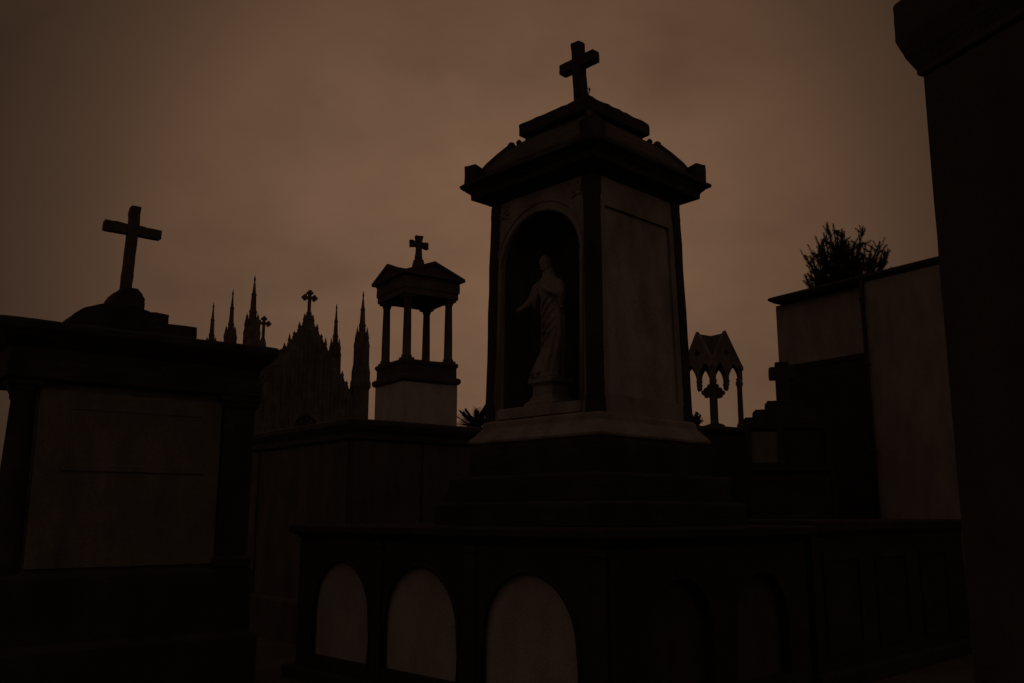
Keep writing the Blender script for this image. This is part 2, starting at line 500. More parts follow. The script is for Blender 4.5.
# ------------------------------------------------------------------ statue of a veiled woman
def make_statue(parent_loc, bearing):
    mb = MB()
    sec = [(0, .02, .03, .165, .185, .16), (.05, .02, .035, .16, .18, .2), (.14, .01, .03, .14, .155, .22), (.26, 0, -.01, .112, .125, .2),
           (.40, 0, -.03, .105, .122, .17), (.54, 0, -.03, .105, .13, .13), (.66, .0, -.02, .10, .13, .10), (.76, -.004, -.008, .10, .135, .07),
           (.84, 0, 0, .095, .145, .05), (.90, .005, 0, .085, .145, .03), (.945, .01, 0, .066, .115, .02), (.975, .005, 0, .048, .07, 0), (1.03, -.005, 0, .04, .042, 0)]
    rings = []
    n = 40
    for z_, cx, cy, rx, ry, fold in sec:
        rg = []
        for k in range(n):
            a = 2 * math.pi * k / n
            q = 1 + fold * .45 * (math.sin(9 * a + 3.2 * z_) * .6 + math.sin(14 * a + 1.3 - 5 * z_) * .4)
            rg.append((cx + rx * q * math.cos(a), cy + ry * q * math.sin(a), z_))
        rings.append(rg)
    mb.quad_grid(rings, cap0=True, cap1=True, smooth=True)
    # diagonal mantle folds across the front
    for k in range(5):
        z0 = .80 - .085 * k
        mb.tube([(-.088, -.10, z0), (-.112, -.03, z0 - .06), (-.108, .05, z0 - .13), (-.07, .11, z0 - .21)], [.012, .017, .016, .010], 8)
    # neck, head, face, veil
    mb.tube([(0, 0, .95), (-.012, 0, 1.03)], [.042, .036], 12)
    mb.ellipsoid((-.018, .004, 1.085), (.060, .050, .074), 20, 14)
    mb.tube([(-.070, .006, 1.098), (-.086, .006, 1.076), (-.074, .006, 1.068)], [.007, .011, .006], 8)
    mb.ellipsoid((-.070, .006, 1.052), (.010, .016, .005), 10, 6)
    mb.ellipsoid((-.060, .005, 1.025), (.014, .018, .012), 10, 6)
    for sg in (-1, 1):
        mb.ellipsoid((-.066, .006 + sg * .019, 1.094), (.009, .011, .006), 8, 6)
    vr = []
    for t_, x0, w_, h_ in ((0, -.045, .054, .078), (.3, -.02, .064, .088), (.6, .02, .066, .088), (1.0, .055, .048, .07)):
        vr.append([(x0, .004 + w_ * math.cos(2 * math.pi * k / 20), 1.088 + h_ * math.sin(2 * math.pi * k / 20)) for k in range(20)])
    mb.quad_grid(vr, cap0=True, cap1=True, smooth=True)
    mb.quad_grid([[(.02 + .05 * math.cos(2 * math.pi * k / 20) * s_, .07 * s_ * math.sin(2 * math.pi * k / 20) * ww, z_) for k in range(20)]
                  for z_, s_, ww in ((.86, 1.35, 1.45), (.94, 1.25, 1.2), (1.02, 1.1, .88), (1.08, 1.0, .82))], cap0=True, cap1=True, smooth=True)
    # arms: right held out and down, left folded over the chest
    mb.tube([(.0, .10, .905), (-.015, .155, .87), (-.045, .205, .775), (-.055, .215, .755), (-.10, .265, .70), (-.13, .295, .672)],
            [.045, .05, .044, .042, .030, .022], 14)
    mb.tube([(-.02, .16, .86), (-.045, .205, .74), (-.05, .20, .66)], [.05, .045, .014], 12)      # hanging sleeve
    mb.tube([(.0, -.10, .905), (-.015, -.155, .86), (-.045, -.185, .76), (-.06, -.185, .745), (-.105, -.135, .775), (-.128, -.075, .80)],
            [.045, .05, .046, .043, .032, .022], 14)
    mb.tube([(-.02, -.16, .85), (-.05, -.175, .72), (-.05, -.165, .62)], [.05, .046, .014], 12)
    def hand(w, d, s_, thumb):
        w, d, s_ = Vector(w), Vector(d).normalized(), Vector(s_).normalized()
        up = d.cross(s_).normalized()
        mb.tube([w - d * .01, w + d * .018, w + d * .042], [.019, .023, .021], 10)
        for k, ln in enumerate((.034, .042, .045, .038)):
            b_ = w + d * .036 + s_ * (k - 1.5) * .0112
            mb.tube([b_, b_ + d * ln * .55 + up * .003, b_ + d * ln - up * .006], [.0066, .0062, .0048], 7)
        b_ = w + d * .012 + thumb * s_ * .018
        mb.tube([b_, b_ + (d * .6 + thumb * s_ * .8) * .018, b_ + (d + thumb * s_ * .5) * .034], [.0085, .0075, .0055], 7)
    hand((-.13, .295, .672), (-.55, .55, -.5), (-.6, -.2, .6), 1)
    hand((-.128, -.075, .80), (-.15, .9, .35), (-.1, -.3, .9), 1)
    # bare toes and a rounded base
    for sg in (-1, 1):
        mb.ellipsoid((-.165, .03 + sg * .045, .025), (.04, .024, .02), 10, 6)
    mb.lathe([(.185, -.02), (.19, 0), (.18, .02)], .01, .03, 28)
    sway = [(-.1, .02), (0, .02), (.2, -.03), (.4, -.05), (.6, -.04), (.8, -.01), (.95, .02), (1.1, .05), (1.3, .05)]
    def off(z):
        for (a, p), (b_, q) in zip(sway, sway[1:]):
            if z <= b_:
                return p + (q - p) * max(0, (z - a) / (b_ - a))
        return .05
    mb.v = [(x * .92, y * (.88 if abs(y) < .17 else .95) + off(z), z) for x, y, z in mb.v]
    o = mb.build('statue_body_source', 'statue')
    rm = o.modifiers.new('remesh', 'REMESH')
    rm.mode = 'VOXEL'; rm.voxel_size = .0062; rm.use_smooth_shade = True
    sm = o.modifiers.new('smooth', 'SMOOTH'); sm.iterations = 2; sm.factor = .4
    dg = bpy.context.evaluated_depsgraph_get()
    me = bpy.data.meshes.new_from_object(o.evaluated_get(dg))
    src = o.data
    bpy.data.objects.remove(o); bpy.data.meshes.remove(src)
    me.name = 'statue'
    s = bpy.data.objects.new('statue', me)
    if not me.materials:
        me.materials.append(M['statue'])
    col.objects.link(s)
    s.location = parent_loc
    s.rotation_euler = (0, 0, R(90 - bearing))
    return tag(s, 'pale veiled woman statue with one arm held out, standing in the niche', 'statue')
def at_local(o, x, y, z):
    a = R(90) - o.rotation_euler.z
    return (o.location.x + x * math.sin(a) - y * math.cos(a), o.location.y + x * math.cos(a) + y * math.sin(a), z)
make_statue(at_local(shrine, -.45, .065, 2.85), A)

# a small dry weed growing on the top slab beside the cross
mb = MB()
for k in range(7):
    a = random.uniform(0, 6.28); h_ = random.uniform(.04, .085)
    e = Vector((math.cos(a) * .02, math.sin(a) * .02, h_))
    mb.tube([(0, 0, -.003), e * .6 + Vector((.004, 0, .004)), e], [.004, .0035, .002], 5)
    mb.ellipsoid(e, (.009, .007, .011), 6, 5)
w_ = mb.build('weed', 'leaf')
w_.location = at_local(shrine, -.41, -.41, 5.47)
tag(w_, 'tiny dry weed growing on the top slab of the niche shrine by its cross', 'weed')

# ------------------------------------------------------------------ low tomb beside the vault, on the right
lt = thing('chest_tomb', at_local(vault, 2.98, .05, 0), A, 'long low dark chest tomb with flat lid, right of the niche shrine', 'chest tomb')
LX, LY = 3.76, 1.25
MB().rstack(0, LX, 0, LY, [(.08, -.05), (.08, .14), (.03, .17)]).build('plinth', 'black', lt, .008)
mb = MB().box(0, LX, 0, LY, .17, 1.40)
mb.build('wall', 'black', lt, .008)
for k in range(3):
    c = .58 + k * 1.12
    fb = MB()
    fb.plate([[(c - .40, .30), (c + .40, .30), (c + .40, 1.24), (c - .40, 1.24)], [(c - .33, .37), (c + .33, .37), (c + .33, 1.17), (c - .33, 1.17)]],
             lambda u, v, w: (u, -.022 + w, v), .025)
    fb.build('panel_frame', 'black', lt, .004)
MB().rstack(0, LX, 0, LY, [(.0, 1.40), (.05, 1.44), (.07, 1.46), (.07, 1.53), (.05, 1.555)]).build('lid', 'black', lt, .006)

# ------------------------------------------------------------------ left mausoleum with its cross
BM = 51
ml = thing('mausoleum', (-2.954, 9.0, 0), BM, 'low pale-panelled mausoleum with a plain cross and stepped roof, at far left', 'mausoleum')
X0, X1, DY = -1.86, .37, .9
MB().box(-1.64, X1 - .06, .03, DY - .03, .5, 2.78).build('wall', 'grey', ml)
MB().rstack(X0, X1, 0, DY, [(.12, -.05), (.12, .45), (.06, .5), (.06, 1.06), (.03, 1.11), (.01, 1.11)]).build('plinth', 'black', ml, .01)
mb = MB().plate([[(-1.62, 1.14), (.045, 1.14), (.045, 2.71), (-1.62, 2.71)]], lambda u, v, w: (u, -.012 + w, v), .05)
mb.build('front_slab', 'slab', ml, .006)
mb = MB().plate([[(-1.38, 2.03), (-.12, 2.03), (-.12, 2.58), (-1.38, 2.58)], [(-1.35, 2.06), (-.15, 2.06), (-.15, 2.55), (-1.35, 2.55)]], lambda u, v, w: (u, -.020 + w, v), .010)
mb.box(-1.40, -.10, -.032, -.012, 1.995, 2.030)
mb.build('inscription_frame', 'slab', ml, .004)
cb = MB().lathe([(.125, 1.111), (.13, 1.17), (.128, 1.21), (.125, 1.6), (.115, 2.0), (.09, 2.60), (.105, 2.62), (.105, 2.65), (.13, 2.70), (.135, 2.74)], -1.745, .09, 20)
cb.stack([(.14, 2.74), (.14, 2.78)], -1.745, .09)
cb.build('column', 'black', ml)
for a_, b_ in ((.055, X1),):
    pb = MB().box(a_, b_, -.05, .2, 1.11, 2.66)
    pb.rstack(a_, b_, -.05, .2, [(.0, 2.66), (.03, 2.68), (.03, 2.72), (.05, 2.74), (.05, 2.78)])
    pb.rstack(a_, b_, -.05, .2, [(.03, 1.111), (.03, 1.19), (.005, 1.21)])
    pb.build('pilaster', 'black', ml, .006)
MB().rstack(X0, X1, 0, DY, [(.0, 2.782), (.06, 2.80), (.06, 2.94), (.04, 2.96), (.04, 3.07), (.08, 3.11), (.14, 3.18), (.18, 3.23), (.18, 3.29), (.16, 3.31)]).build('entablature', 'black', ml, .006)
mb = MB()
mb.rstack(-1.05, -.19, .20, DY - .1, [(0, 3.312), (0, 3.495)])
mb.rstack(-.98, -.46, .26, DY - .16, [(0, 3.495), (0, 3.60)])
mb.build('roof_step', 'black', ml, .008)
mb = MB()
seg = [(-.97 + .48 * math.cos(math.pi * k / 20), 3.305 + .285 * math.sin(math.pi * k / 20)) for k in range(21)]
mb.plate([seg], lambda u, v, w: (u, .02 + w, v), .36)
mb.build('curved_pediment', 'black', ml, .008)
mb = MB()
cs = -.83
mb.quad_grid([[(cs - x0, .34, z), (cs + x1, .34, z), (cs + x1, .72, z), (cs - x0, .72, z)] for z, x0, x1 in
              ((3.45, .23, .15), (3.60, .195, .15), (3.74, .145, .145), (3.80, .11, .11), (3.84, .07, .07))], cap0=True, cap1=True)
mb.build('cross_pedestal', 'black', ml, .012)
mb = MB().plate([cross_outline(.285, .050, 3.83, 4.49, 4.745)], lambda u, v, w: (cs + u + .035 * (v - 3.83), .49 + w, v), .085)
mb.build('cross', 'dark', ml, .008)

# ------------------------------------------------------------------ mausoleum behind, carrying the columned canopy
mm = thing('mausoleum', (-1.95, 11.0, 0), BM, 'plain dark mausoleum with flat roof, directly under the columned canopy', 'mausoleum')
MX, MY = 2.35, 2.95
MB().box(0, MX, 0, MY, -.05, 2.50).build('wall', 'grey', mm, .01)
MB().rstack(0, MX, 0, MY, [(.07, -.05), (.07, .5), (.03, .54)]).build('plinth', 'dark', mm, .01)
MB().rstack(0, MX, 0, MY, [(.0, 2.50), (.04, 2.53), (.04, 2.60), (.08, 2.64), (.11, 2.69), (.11, 2.75), (.08, 2.765)]).build('cornice', 'soot', mm, .006)
for a_, b_ in ((.02, .28), (MX - .28, MX - .02), (1.02, 1.26)):
    MB().box(a_, b_, -.035, .02, .54, 2.495).build('pilaster', 'grey', mm, .006)
for a_, b_ in ((.05, .28), (MY - .28, MY - .02)):
    MB().box(-.035, .02, a_, b_, .54, 2.495).build('pilaster', 'grey', mm, .006)
db = MB().plate([arch(1.64, .30, .56, 1.70, 16)], lambda u, v, w: (u, -.010 + w, v), .02)
db.build('door', 'iron', mm)

cn = thing('columned_canopy', (-1.6, 13.05, 0), 56, 'open stone canopy on four columns with gabled roof and small cross', 'canopy')
S = .93
hs = S / 2
MB().box(0, S, 0, S, -.05, 3.54).build('pedestal', 'light', cn, .01)
mb = MB().rstack(0, S, 0, S, [(.0, 3.54), (.03, 3.555), (.04, 3.58), (.04, 3.625), (.01, 3.645)])
mb.rstack(.03, S - .03, .03, S - .03, [(.02, 3.64), (.02, 3.80), (.04, 3.82), (.04, 3.865), (.02, 3.88)])
mb.build('pedestal_cap', 'soot', cn, .006)
for sx in (.11, S - .11):
    for sy in (.11, S - .11):
        cb = MB()
        cb.stack([(.085, 3.88), (.085, 3.91)], sx, sy)
        cb.lathe([(.08, 3.91), (.08, 3.94), (.066, 3.96), (.062, 4.35), (.054, 4.78), (.062, 4.79), (.07, 4.82), (.075, 4.835)], sx, sy, 16)
        cb.stack([(.082, 4.835), (.09, 4.87)], sx, sy)
        cb.build('column', 'grey', cn)
mb = MB().rstack(0, S, 0, S, [(.0, 4.87), (.0, 4.96), (.015, 4.97), (.015, 5.11), (.03, 5.15)])
mb.build('entablature', 'grey', cn, .006)
def cross_gable(mb, cx, cy, h_, z0, za, lip):
    """four gables whose ridges meet in the middle"""
    c = (cx, cy)
    top = (cx, cy, za)
    cor = [(cx - h_, cy - h_), (cx + h_, cy - h_), (cx + h_, cy + h_), (cx - h_, cy + h_)]
    for i in range(4):
        a, b_ = cor[i], cor[(i + 1) % 4]
        mid = ((a[0] + b_[0]) / 2, (a[1] + b_[1]) / 2)
        for z_ in (z0,):
            pa, pb_, pm = (*a, z_ + lip), (*b_, z_ + lip), (*mid, za)
            k = len(mb.v)
            mb.v += [pa, pb_, pm, top, (*a, z_), (*b_, z_)]
            mb.f += [(k, k + 2, k + 3), (k + 2, k + 1, k + 3), (k + 4, k + 5, k + 1, k + 2, k)]
            mb.smooth += [False] * 3
    k = len(mb.v)
    mb.v += [(*q, z0) for q in cor]
    mb.f.append((k, k + 1, k + 2, k + 3)); mb.smooth.append(False)
mb = MB()
cross_gable(mb, hs, hs, hs + .06, 5.15, 5.385, .045)
mb.build('roof', 'soot', cn)
for i in range(4):      # recessed pediment fields bordered by raking mouldings
    a = R(90 * i)
    rb = MB()
    h_ = hs + .06
    rot = Matrix.Rotation(a, 4, 'Z')
    def fn(u, v, w):
        p = rot @ Vector((u, -h_ - .022 + w, v))
        return (p.x + hs, p.y + hs, p.z)
    rb.plate([[(-h_ - .01, 5.155), (h_ + .01, 5.155), (h_ + .01, 5.20), (0, 5.41), (-h_ - .01, 5.20)], [(-h_ + .10, 5.195), (0, 5.345), (h_ - .10, 5.195)]], fn, .05)
    rb.build('pediment', 'soot', cn, .004)
mb = MB()
mb.stack([(.085, 5.34), (.075, 5.46), (.06, 5.56)], hs, hs)
cf = lambda u, v, w: (hs - .035 + w, hs + u, v)
cf2 = lambda u, v, w: (hs + u, hs - .035 + w, v)
mb.plate([[(-.055, 5.530), (.055, 5.530), (.040, 5.765), (.155, 5.745), (.155, 5.865), (.042, 5.845), (.065, 5.950), (-.065, 5.950), (-.042, 5.845), (-.155, 5.865), (-.155, 5.745), (-.040, 5.765)]], cf2, .07)
mb.build('cross', 'soot', cn, .006)

# ------------------------------------------------------------------ gothic chapel far behind
CA = 56
ch = thing('chapel', (-13.3, 45.1, 0), CA, 'distant gothic chapel with spiky pinnacles and crosses on its gables', 'chapel')
CW, CL = 6.1, 7.7
mb = MB()
mb.box(.25, CW - .25, .3, CL - .3, -.1, 7.4)
mb.build('wall', 'chapel', ch)
def gable(y0, th):
    zE, zA = 7.4, 11.7
    out_ = [(.25, -.1), (CW - .25, -.1), (CW - .25, zE), (CW / 2 + .12, zA), (CW / 2 - .12, zA), (.25, zE)]
    portal = arch(CW / 2, 1.0, .02, 3.0, 14, True)
    rose = [(CW / 2 + .62 * math.cos(2 * math.pi * k / 24), 6.1 + .62 * math.sin(2 * math.pi * k / 24)) for k in range(24)]
    side1 = arch(CW / 2 - 1.75, .32, 2.2, 4.6, 10, True)
    side2 = arch(CW / 2 + 1.75, .32, 2.2, 4.6, 10, True)
    mb = MB().plate([out_, portal, rose, side1, side2], lambda u, v, w: (u, y0 + w, v), th)
    gp = mb.build('gable', 'chapel', ch)
    cb = MB()
    # coping and crockets up both slopes
    n_ = 11
    for sg in (-1, 1):
        p0 = Vector((CW / 2 + sg * (CW / 2 - .15), y0 + th / 2, zE - .05)); p1 = Vector((CW / 2 + sg * .08, y0 + th / 2, zA + .05))
        cb.tube([p0, p1], .13, 6, False)
        for k in range(n_):
            q = p0.lerp(p1, (k + .4) / n_)
            hgt = .56 + .13 * math.sin(k * 2.1)
            cb.lathe([(.09, q.z), (.13, q.z + .12), (.07, q.z + .22), (.10, q.z + .30), (.015, q.z + hgt)], q.x, q.y, 6, False)
    cb.lathe([(.30, zA - .5), (.26, zA + .1), (.30, zA + .15), (.14, zA + .45), (.16, zA + .5), (.08, zA + .65)], CW / 2, y0 + th / 2, 8, False)
    cb.build('coping', 'chapel', gp)
    # blind tracery ribs on the gable field
    tb = MB()
    for k in range(11):
        x = CW / 2 - 2.25 + k * .45
        top = zE + (zA - zE) * (1 - abs(x - CW / 2) / (CW / 2 - .2)) - .45
        bot = 6.85 if abs(x - CW / 2) < .7 else 6.3
        if top > bot + .2:
            tb.box(x - .05, x + .05, y0 - .07, y0 + .003, bot, top)
    tb.build('tracery', 'chapel', gp)
    gl = MB().plate([rose], lambda u, v, w: (u, y0 + .18 + w, v), .03)
    gl.build('rose_window', 'glass', ch)
    sb = MB()
    for k in range(8):
        a = 2 * math.pi * k / 8
        sb.tube([(CW / 2 + .12 * math.cos(a), y0 + .12, 6.1 + .12 * math.sin(a)), (CW / 2 + .61 * math.cos(a), y0 + .12, 6.1 + .61 * math.sin(a))], .04, 5)
    sb.build('rose_tracery', 'chapel', ch)
    MB().plate([portal], lambda u, v, w: (u, y0 + .25 + w, v), .04).build('door', 'wood', ch)
    for s_ in (side1, side2):
        MB().plate([s_], lambda u, v, w: (u, y0 + .18 + w, v), .03).build('window', 'glass', ch)
    xb = MB()
    trefoil_cross(xb, lambda u, v, w: (CW / 2 + u, y0 + th / 2 - .07 + w, v), zA + .55, zA + 1.35, .26, .075, .12, .14)
    xb.build('cross', 'chapel', ch)
gable(-.12, .5)
# rear gable: smaller, same height of cross
mb = MB().plate([[(.25, -.1), (CW - .25, -.1), (CW - .25, 7.4), (CW / 2 + .12, 11.5), (CW / 2 - .12, 11.5), (.25, 7.4)]], lambda u, v, w: (u, CL - .5 + w, v), .5)
rg = mb.build('gable', 'chapel', ch)
cb = MB()
cb.lathe([(.22, 11.2), (.20, 11.75), (.13, 12.0), (.075, 12.15)], CW / 2, CL - .25, 8, False)
cb.build('coping', 'chapel', rg)
xb = MB()
trefoil_cross(xb, lambda u, v, w: (CW / 2 + u, CL - .32 + w, v), 12.1, 12.95, .27, .075, .12, .14)
xb.build('cross', 'chapel', ch)
rb = MB()
rb.quad_grid([[(.55, y, 7.2), (CW / 2, y, 10.9), (CW - .55, y, 7.2), (CW / 2, y, 7.1)] for y in (.49, CL - .49)], cap0=True, cap1=True)
rb.build('roof', 'roof', ch)
def pinnacle(x, y, big):
    k = 1.0 if big else .84
    pb = MB()
    r = .47 * k
    pb.lathe([(r * 1.1, -.1), (r * 1.1, 1.2), (r, 1.35), (r, 8.3), (r * 1.18, 8.45), (r * 1.18, 8.72), (r * .94, 8.9), (r * .90, 10.6), (r * .94, 10.75), (r * .8, 11.05), (r * .42, 11.5)], x, y, 8, False, R(22.5))
    for q in range(8):
        a = R(22.5 + 45 * q)
        cx, cy = x + r * .92 * math.cos(a), y + r * .92 * math.sin(a)
        pb.lathe([(.075, 8.75), (.075, 9.25), (.01, 9.65)], cx, cy, 5, False)
        if q % 2 == 0:
            cx, cy = x + r * .80 * math.cos(a), y + r * .80 * math.sin(a)
            pb.lathe([(.10, 10.3), (.10, 11.05), (.13, 11.1), (.01, 11.75)], cx, cy, 5, False)
    o = pb.build('pinnacle', 'chapel', ch)
    sb = MB()
    sb.lathe([(.21 * k, 11.3), (.19 * k, 11.8), (.22 * k, 11.86), (.16 * k, 12.0), (.125 * k, 12.7), (.15 * k, 12.78), (.10 * k, 12.86), (.035, 13.5), (.06, 13.56), (.005, 13.85)], x, y, 8, False)
    sb.build('spire', 'chapel', o)
for y in (0, 3.7, 7.4):
    pinnacle(0, y, y == 0)
    pinnacle(CW, y, y == 0)
for x in (.25, CW - .25):
    for y in (2.0, 5.6):
        wb = MB().plate([arch(y, .38, 2.4, 5.2, 12, True)], lambda u, v, w, x=x: (x - .02 + w, u, v), .04)
        wb.build('window', 'glass', ch)

# ------------------------------------------------------------------ plinth tomb with gothic canopy and cross, right of the shrine
GA = 57
pl = thing('plinth_tomb', (3.30, 14.55, 0), GA, 'broad plain stone plinth tomb carrying the small gothic canopy', 'plinth tomb')
MB().box(-.35, 1.75, -.18, 1.7, -.05, 2.86).build('wall', 'grey', pl, .01)
MB().rstack(-.35, 1.75, -.18, 1.7, [(.0, 2.86), (.04, 2.89), (.08, 2.93), (.08, 2.98), (.05, 2.995)]).build('cornice', 'dark', pl, .006)
MB().rstack(-.35, 1.75, -.18, 1.7, [(.08, -.05), (.08, .45), (.03, .5)]).build('plinth', 'dark', pl, .01)

GS = .68
gc = thing('gothic_canopy', (3.385, 15.0, 2.995), GA, 'small gothic canopy with four pointed gables on slim columns, right of the shrine', 'canopy')
zg = lambda z: z - 2.995
MB().rstack(0, GS, 0, GS, [(.07, .0), (.07, .05), (.04, .06)]).build('base', 'grey', gc, .005)
for sx in (.025, GS - .025):
    for sy in (.025, GS - .025):
        cb = MB()
        cb.lathe([(.075, .06), (.075, .12), (.055, .15), (.048, .18), (.045, zg(3.78)), (.06, zg(3.80)), (.065, zg(3.85)), (.05, zg(3.87)), (.055, zg(3.92))], sx, sy, 10)
        cb.build('column', 'grey', gc)
def gothic_face():
    hw = GS / 2 + .02
    zs, ze, za = zg(3.88), zg(4.08), zg(4.73)
    pts = [(-hw, zs), (-hw, ze), (-hw - .03, ze - .02), (-hw - .03, ze + .04), (0, za), (hw + .03, ze + .04), (hw + .03, ze - .02), (hw, ze), (hw, zs)]
    def lancet(a, b_):      # from right to left
        w_ = abs(a - b_); res = []
        for k in range(7):
            t_ = R(60) * k / 6
            res.append((b_ + w_ * math.cos(t_), zs + w_ * 1.15 * math.sin(t_)))
        for k in range(1, 7):
            t_ = R(120) + R(60) * k / 6
            res.append((a + w_ * math.cos(t_), zs + w_ * 1.15 * math.sin(t_)))
        return res
    pts += lancet(hw - .06, .028)
    pts += [(.05, zs - .03), (.03, zs - .06), (.035, zs - .10), (0, zs - .14), (-.035, zs - .10), (-.03, zs - .06), (-.05, zs - .03)]
    pts += lancet(-.028, -hw + .06)
    hole = []
    for k in range(20):
        a = 2 * math.pi * k / 20
        r = .052 + .016 * math.cos(4 * a)
        hole.append((r * math.cos(a), zg(4.34) + r * math.sin(a)))
    return [pts, hole]
for i in range(4):
    rot = Matrix.Rotation(R(90 * i), 4, 'Z')
    def fn(u, v, w):
        p = rot @ Vector((u, -GS / 2 - .015 + w, v))
        return (p.x + GS / 2, p.y + GS / 2, p.z)
    MB().plate(gothic_face(), fn, .07).build('gable', 'slab', gc, .004)
mb = MB()
h_ = GS / 2 - .042
def roof_sheet(mb, cx, cy, h_, ze, za, t):
    cor = [(-h_, -h_), (h_, -h_), (h_, h_), (-h_, h_)]
    for i in range(4):
        a, b_ = Vector(cor[i]), Vector(cor[(i + 1) % 4])
        m_ = (a + b_) / 2
        for p, q in ((a, m_), (m_, b_)):
            zp = ze if p is a else za
            zq = ze if q is b_ else za
            tri = [(cx + p.x, cy + p.y, zp), (cx + q.x, cy + q.y, zq), (cx, cy, za)]
            k = len(mb.v)
            mb.v += tri + [(x, y, z - t) for x, y, z in tri]
            mb.f += [(k, k + 1, k + 2), (k + 5, k + 4, k + 3), (k, k + 3, k + 4, k + 1), (k + 1, k + 4, k + 5, k + 2), (k + 2, k + 5, k + 3, k)]
            mb.smooth += [False] * 5
roof_sheet(mb, GS / 2, GS / 2, h_, zg(4.12), zg(4.69), .04)
mb.build('roof', 'dark', gc, fix=False)
sc_ = thing('stone_cross', at_local(gc, GS / 2, GS / 2, 3.055), 78, 'stone cross with round-lobed arms, standing inside the gothic canopy', 'cross')
mb = MB()
mb.stack([(.13, 0), (.13, .06), (.09, .09)])
trefoil_cross(mb, lambda u, v, w: (u, -.045 + w, v), .08, .63, .11, .055, .062, .09)
mb.build('cross_shaft', 'grey', sc_)

# ------------------------------------------------------------------ stepped monument with a cross, half hidden against the dark mausoleum
sm_ = thing('stepped_monument', (3.48, 13.4, 0), 100, 'dark stepped monument with small cross, left of the tall plastered building', 'monument')
MW, MD = 1.20, .62
MB().box(.04, MW - .04, .05, MD, 0.5, 2.86).build('wall', 'black', sm_, .01)
MB().rstack(0, MW, 0, MD, [(.0, -.05), (.0, .46), (-.02, .5)]).build('plinth', 'black', sm_, .01)
MB().plate([[(.07, 2.36), (.46, 2.36), (.46, 2.82), (.07, 2.82)]], lambda u, v, w: (u, .03 + w, v), .04).build('panel', 'slab', sm_, .006)
MB().box(.02, MW - .02, -.05, .06, 2.24, 2.345).build('ledge', 'black', sm_, .008)
for x in (.03, .50, 1.16):
    MB().box(x - .04, x + .04, -.02, .06, 2.345, 2.86).build('pilaster', 'black', sm_, .006)
mb = MB()
mb.rstack(.03, MW - .03, 0.03, MD - .03, [(.02, 2.862), (.03, 2.93), (.03, 3.04)])
mb.rstack(.15, MW - .15, .05, MD - .05, [(.0, 3.04), (.0, 3.155)])
mb.rstack(.34, MW - .34, .08, MD - .08, [(.0, 3.155), (.0, 3.29)])
mb.build('stepped_top', 'black', sm_, .008)
mb = MB().plate([cross_outline(.19, .095, 3.288, 3.73, 3.90)], lambda u, v, w: (.60 + u, .24 + w, v), .15)
mb.build('cross', 'black', sm_, .008)

# ------------------------------------------------------------------ tall plastered building on the right, its far end set back
tb_ = thing('building', (5.83, 14.5, 0), 56, 'tall plastered building with blank wall and sloping roof edge, at right', 'building')
BW, BL0, BL1 = 5.0, -7.0, 1.965
MB().box(0, BW, BL0, .04, -.05, 5.40).build('wall', 'plaster', tb_)
MB().box(.18, BW, .04, BL1, -.05, 5.40).build('wall', 'plaster', tb_)
mb = MB().rstack(.04, BW, BL0, BL1 - .155, [(.04, 5.402), (.08, 5.43), (.12, 5.46), (.12, 5.50), (.08, 5.52)])
mb.build('roof', 'roof', tb_, .005)
pb = MB()
pb.tube([(-.055, .0, 0), (-.055, .0, 5.30), (-.03, .0, 5.42)], .035, 10)
for z_ in (1.2, 2.6, 4.0, 5.1):
    pb.lathe([(.05, z_), (.05, z_ + .05)], -.055, .0, 10)
pb.build('drainpipe', 'iron', tb_)
MB().box(-.06, -.003, BL0, .0 - .08, -.05, .6).build('plinth', 'grey', tb_, .01)

an = thing('annex', at_local(tb_, .03, .05, 0), 56, 'black lean-to annex with flat top, set into the tall plastered building', 'annex')
AX, AY = .145, 1.92
MB().box(.02, AX, 0, AY, -.05, 4.14).build('wall', 'black', an, .008)
MB().rstack(.02, AX, 0, AY, [(-.0, 4.142), (.012, 4.16), (.012, 4.22), (.0, 4.24)]).build('roof_slab', 'black', an, .005)
MB().plate([[(.75, .0), (1.50, .0), (1.50, 2.4), (.75, 2.4)], [(.83, .05), (1.42, .05), (1.42, 2.32), (.83, 2.32)]], lambda u, v, w: (-.01 + w, u, v), .035).build('door_frame', 'soot', an, .004)
MB().plate([[(.83, .05), (1.42, .05), (1.42, 2.32), (.83, 2.32)]], lambda u, v, w: (.01 + w, u, v), .008).build('door', 'iron', an)

# ------------------------------------------------------------------ tall dark tomb close on the right
tt = thing('tall_tomb', (2.185 + 1.6 * math.sin(R(20)), 4.5 - 1.6 * math.cos(R(20)), 0), 70, 'very tall black tomb with projecting cornice, cut by the right edge', 'tomb')
mb = MB()
mb.rstack(0, 1.6, 0, 1.6, [(.0, .35), (-.02, 3.92)])
mb.build('wall', 'soot', tt, .012)
MB().rstack(0, 1.6, 0, 1.6, [(.12, -.05), (.12, .28), (.04, .35)]).build('plinth', 'soot', tt, .012)
MB().rstack(0, 1.6, 0, 1.6, [(-.02, 3.92), (.0, 3.93), (.0, 3.96), (.035, 4.04), (.06, 4.13), (.065, 4.15), (.065, 4.36), (.05, 4.38)]).build('cornice', 'soot', tt, .008)
MB().plate([[(.22, .6), (1.36, .6), (1.36, 3.6), (.22, 3.6)], [(.30, .68), (1.28, .68), (1.28, 3.52), (.30, 3.52)]], lambda u, v, w: (u, -.015 + w, v), .05).build('panel_frame', 'soot', tt, .004)

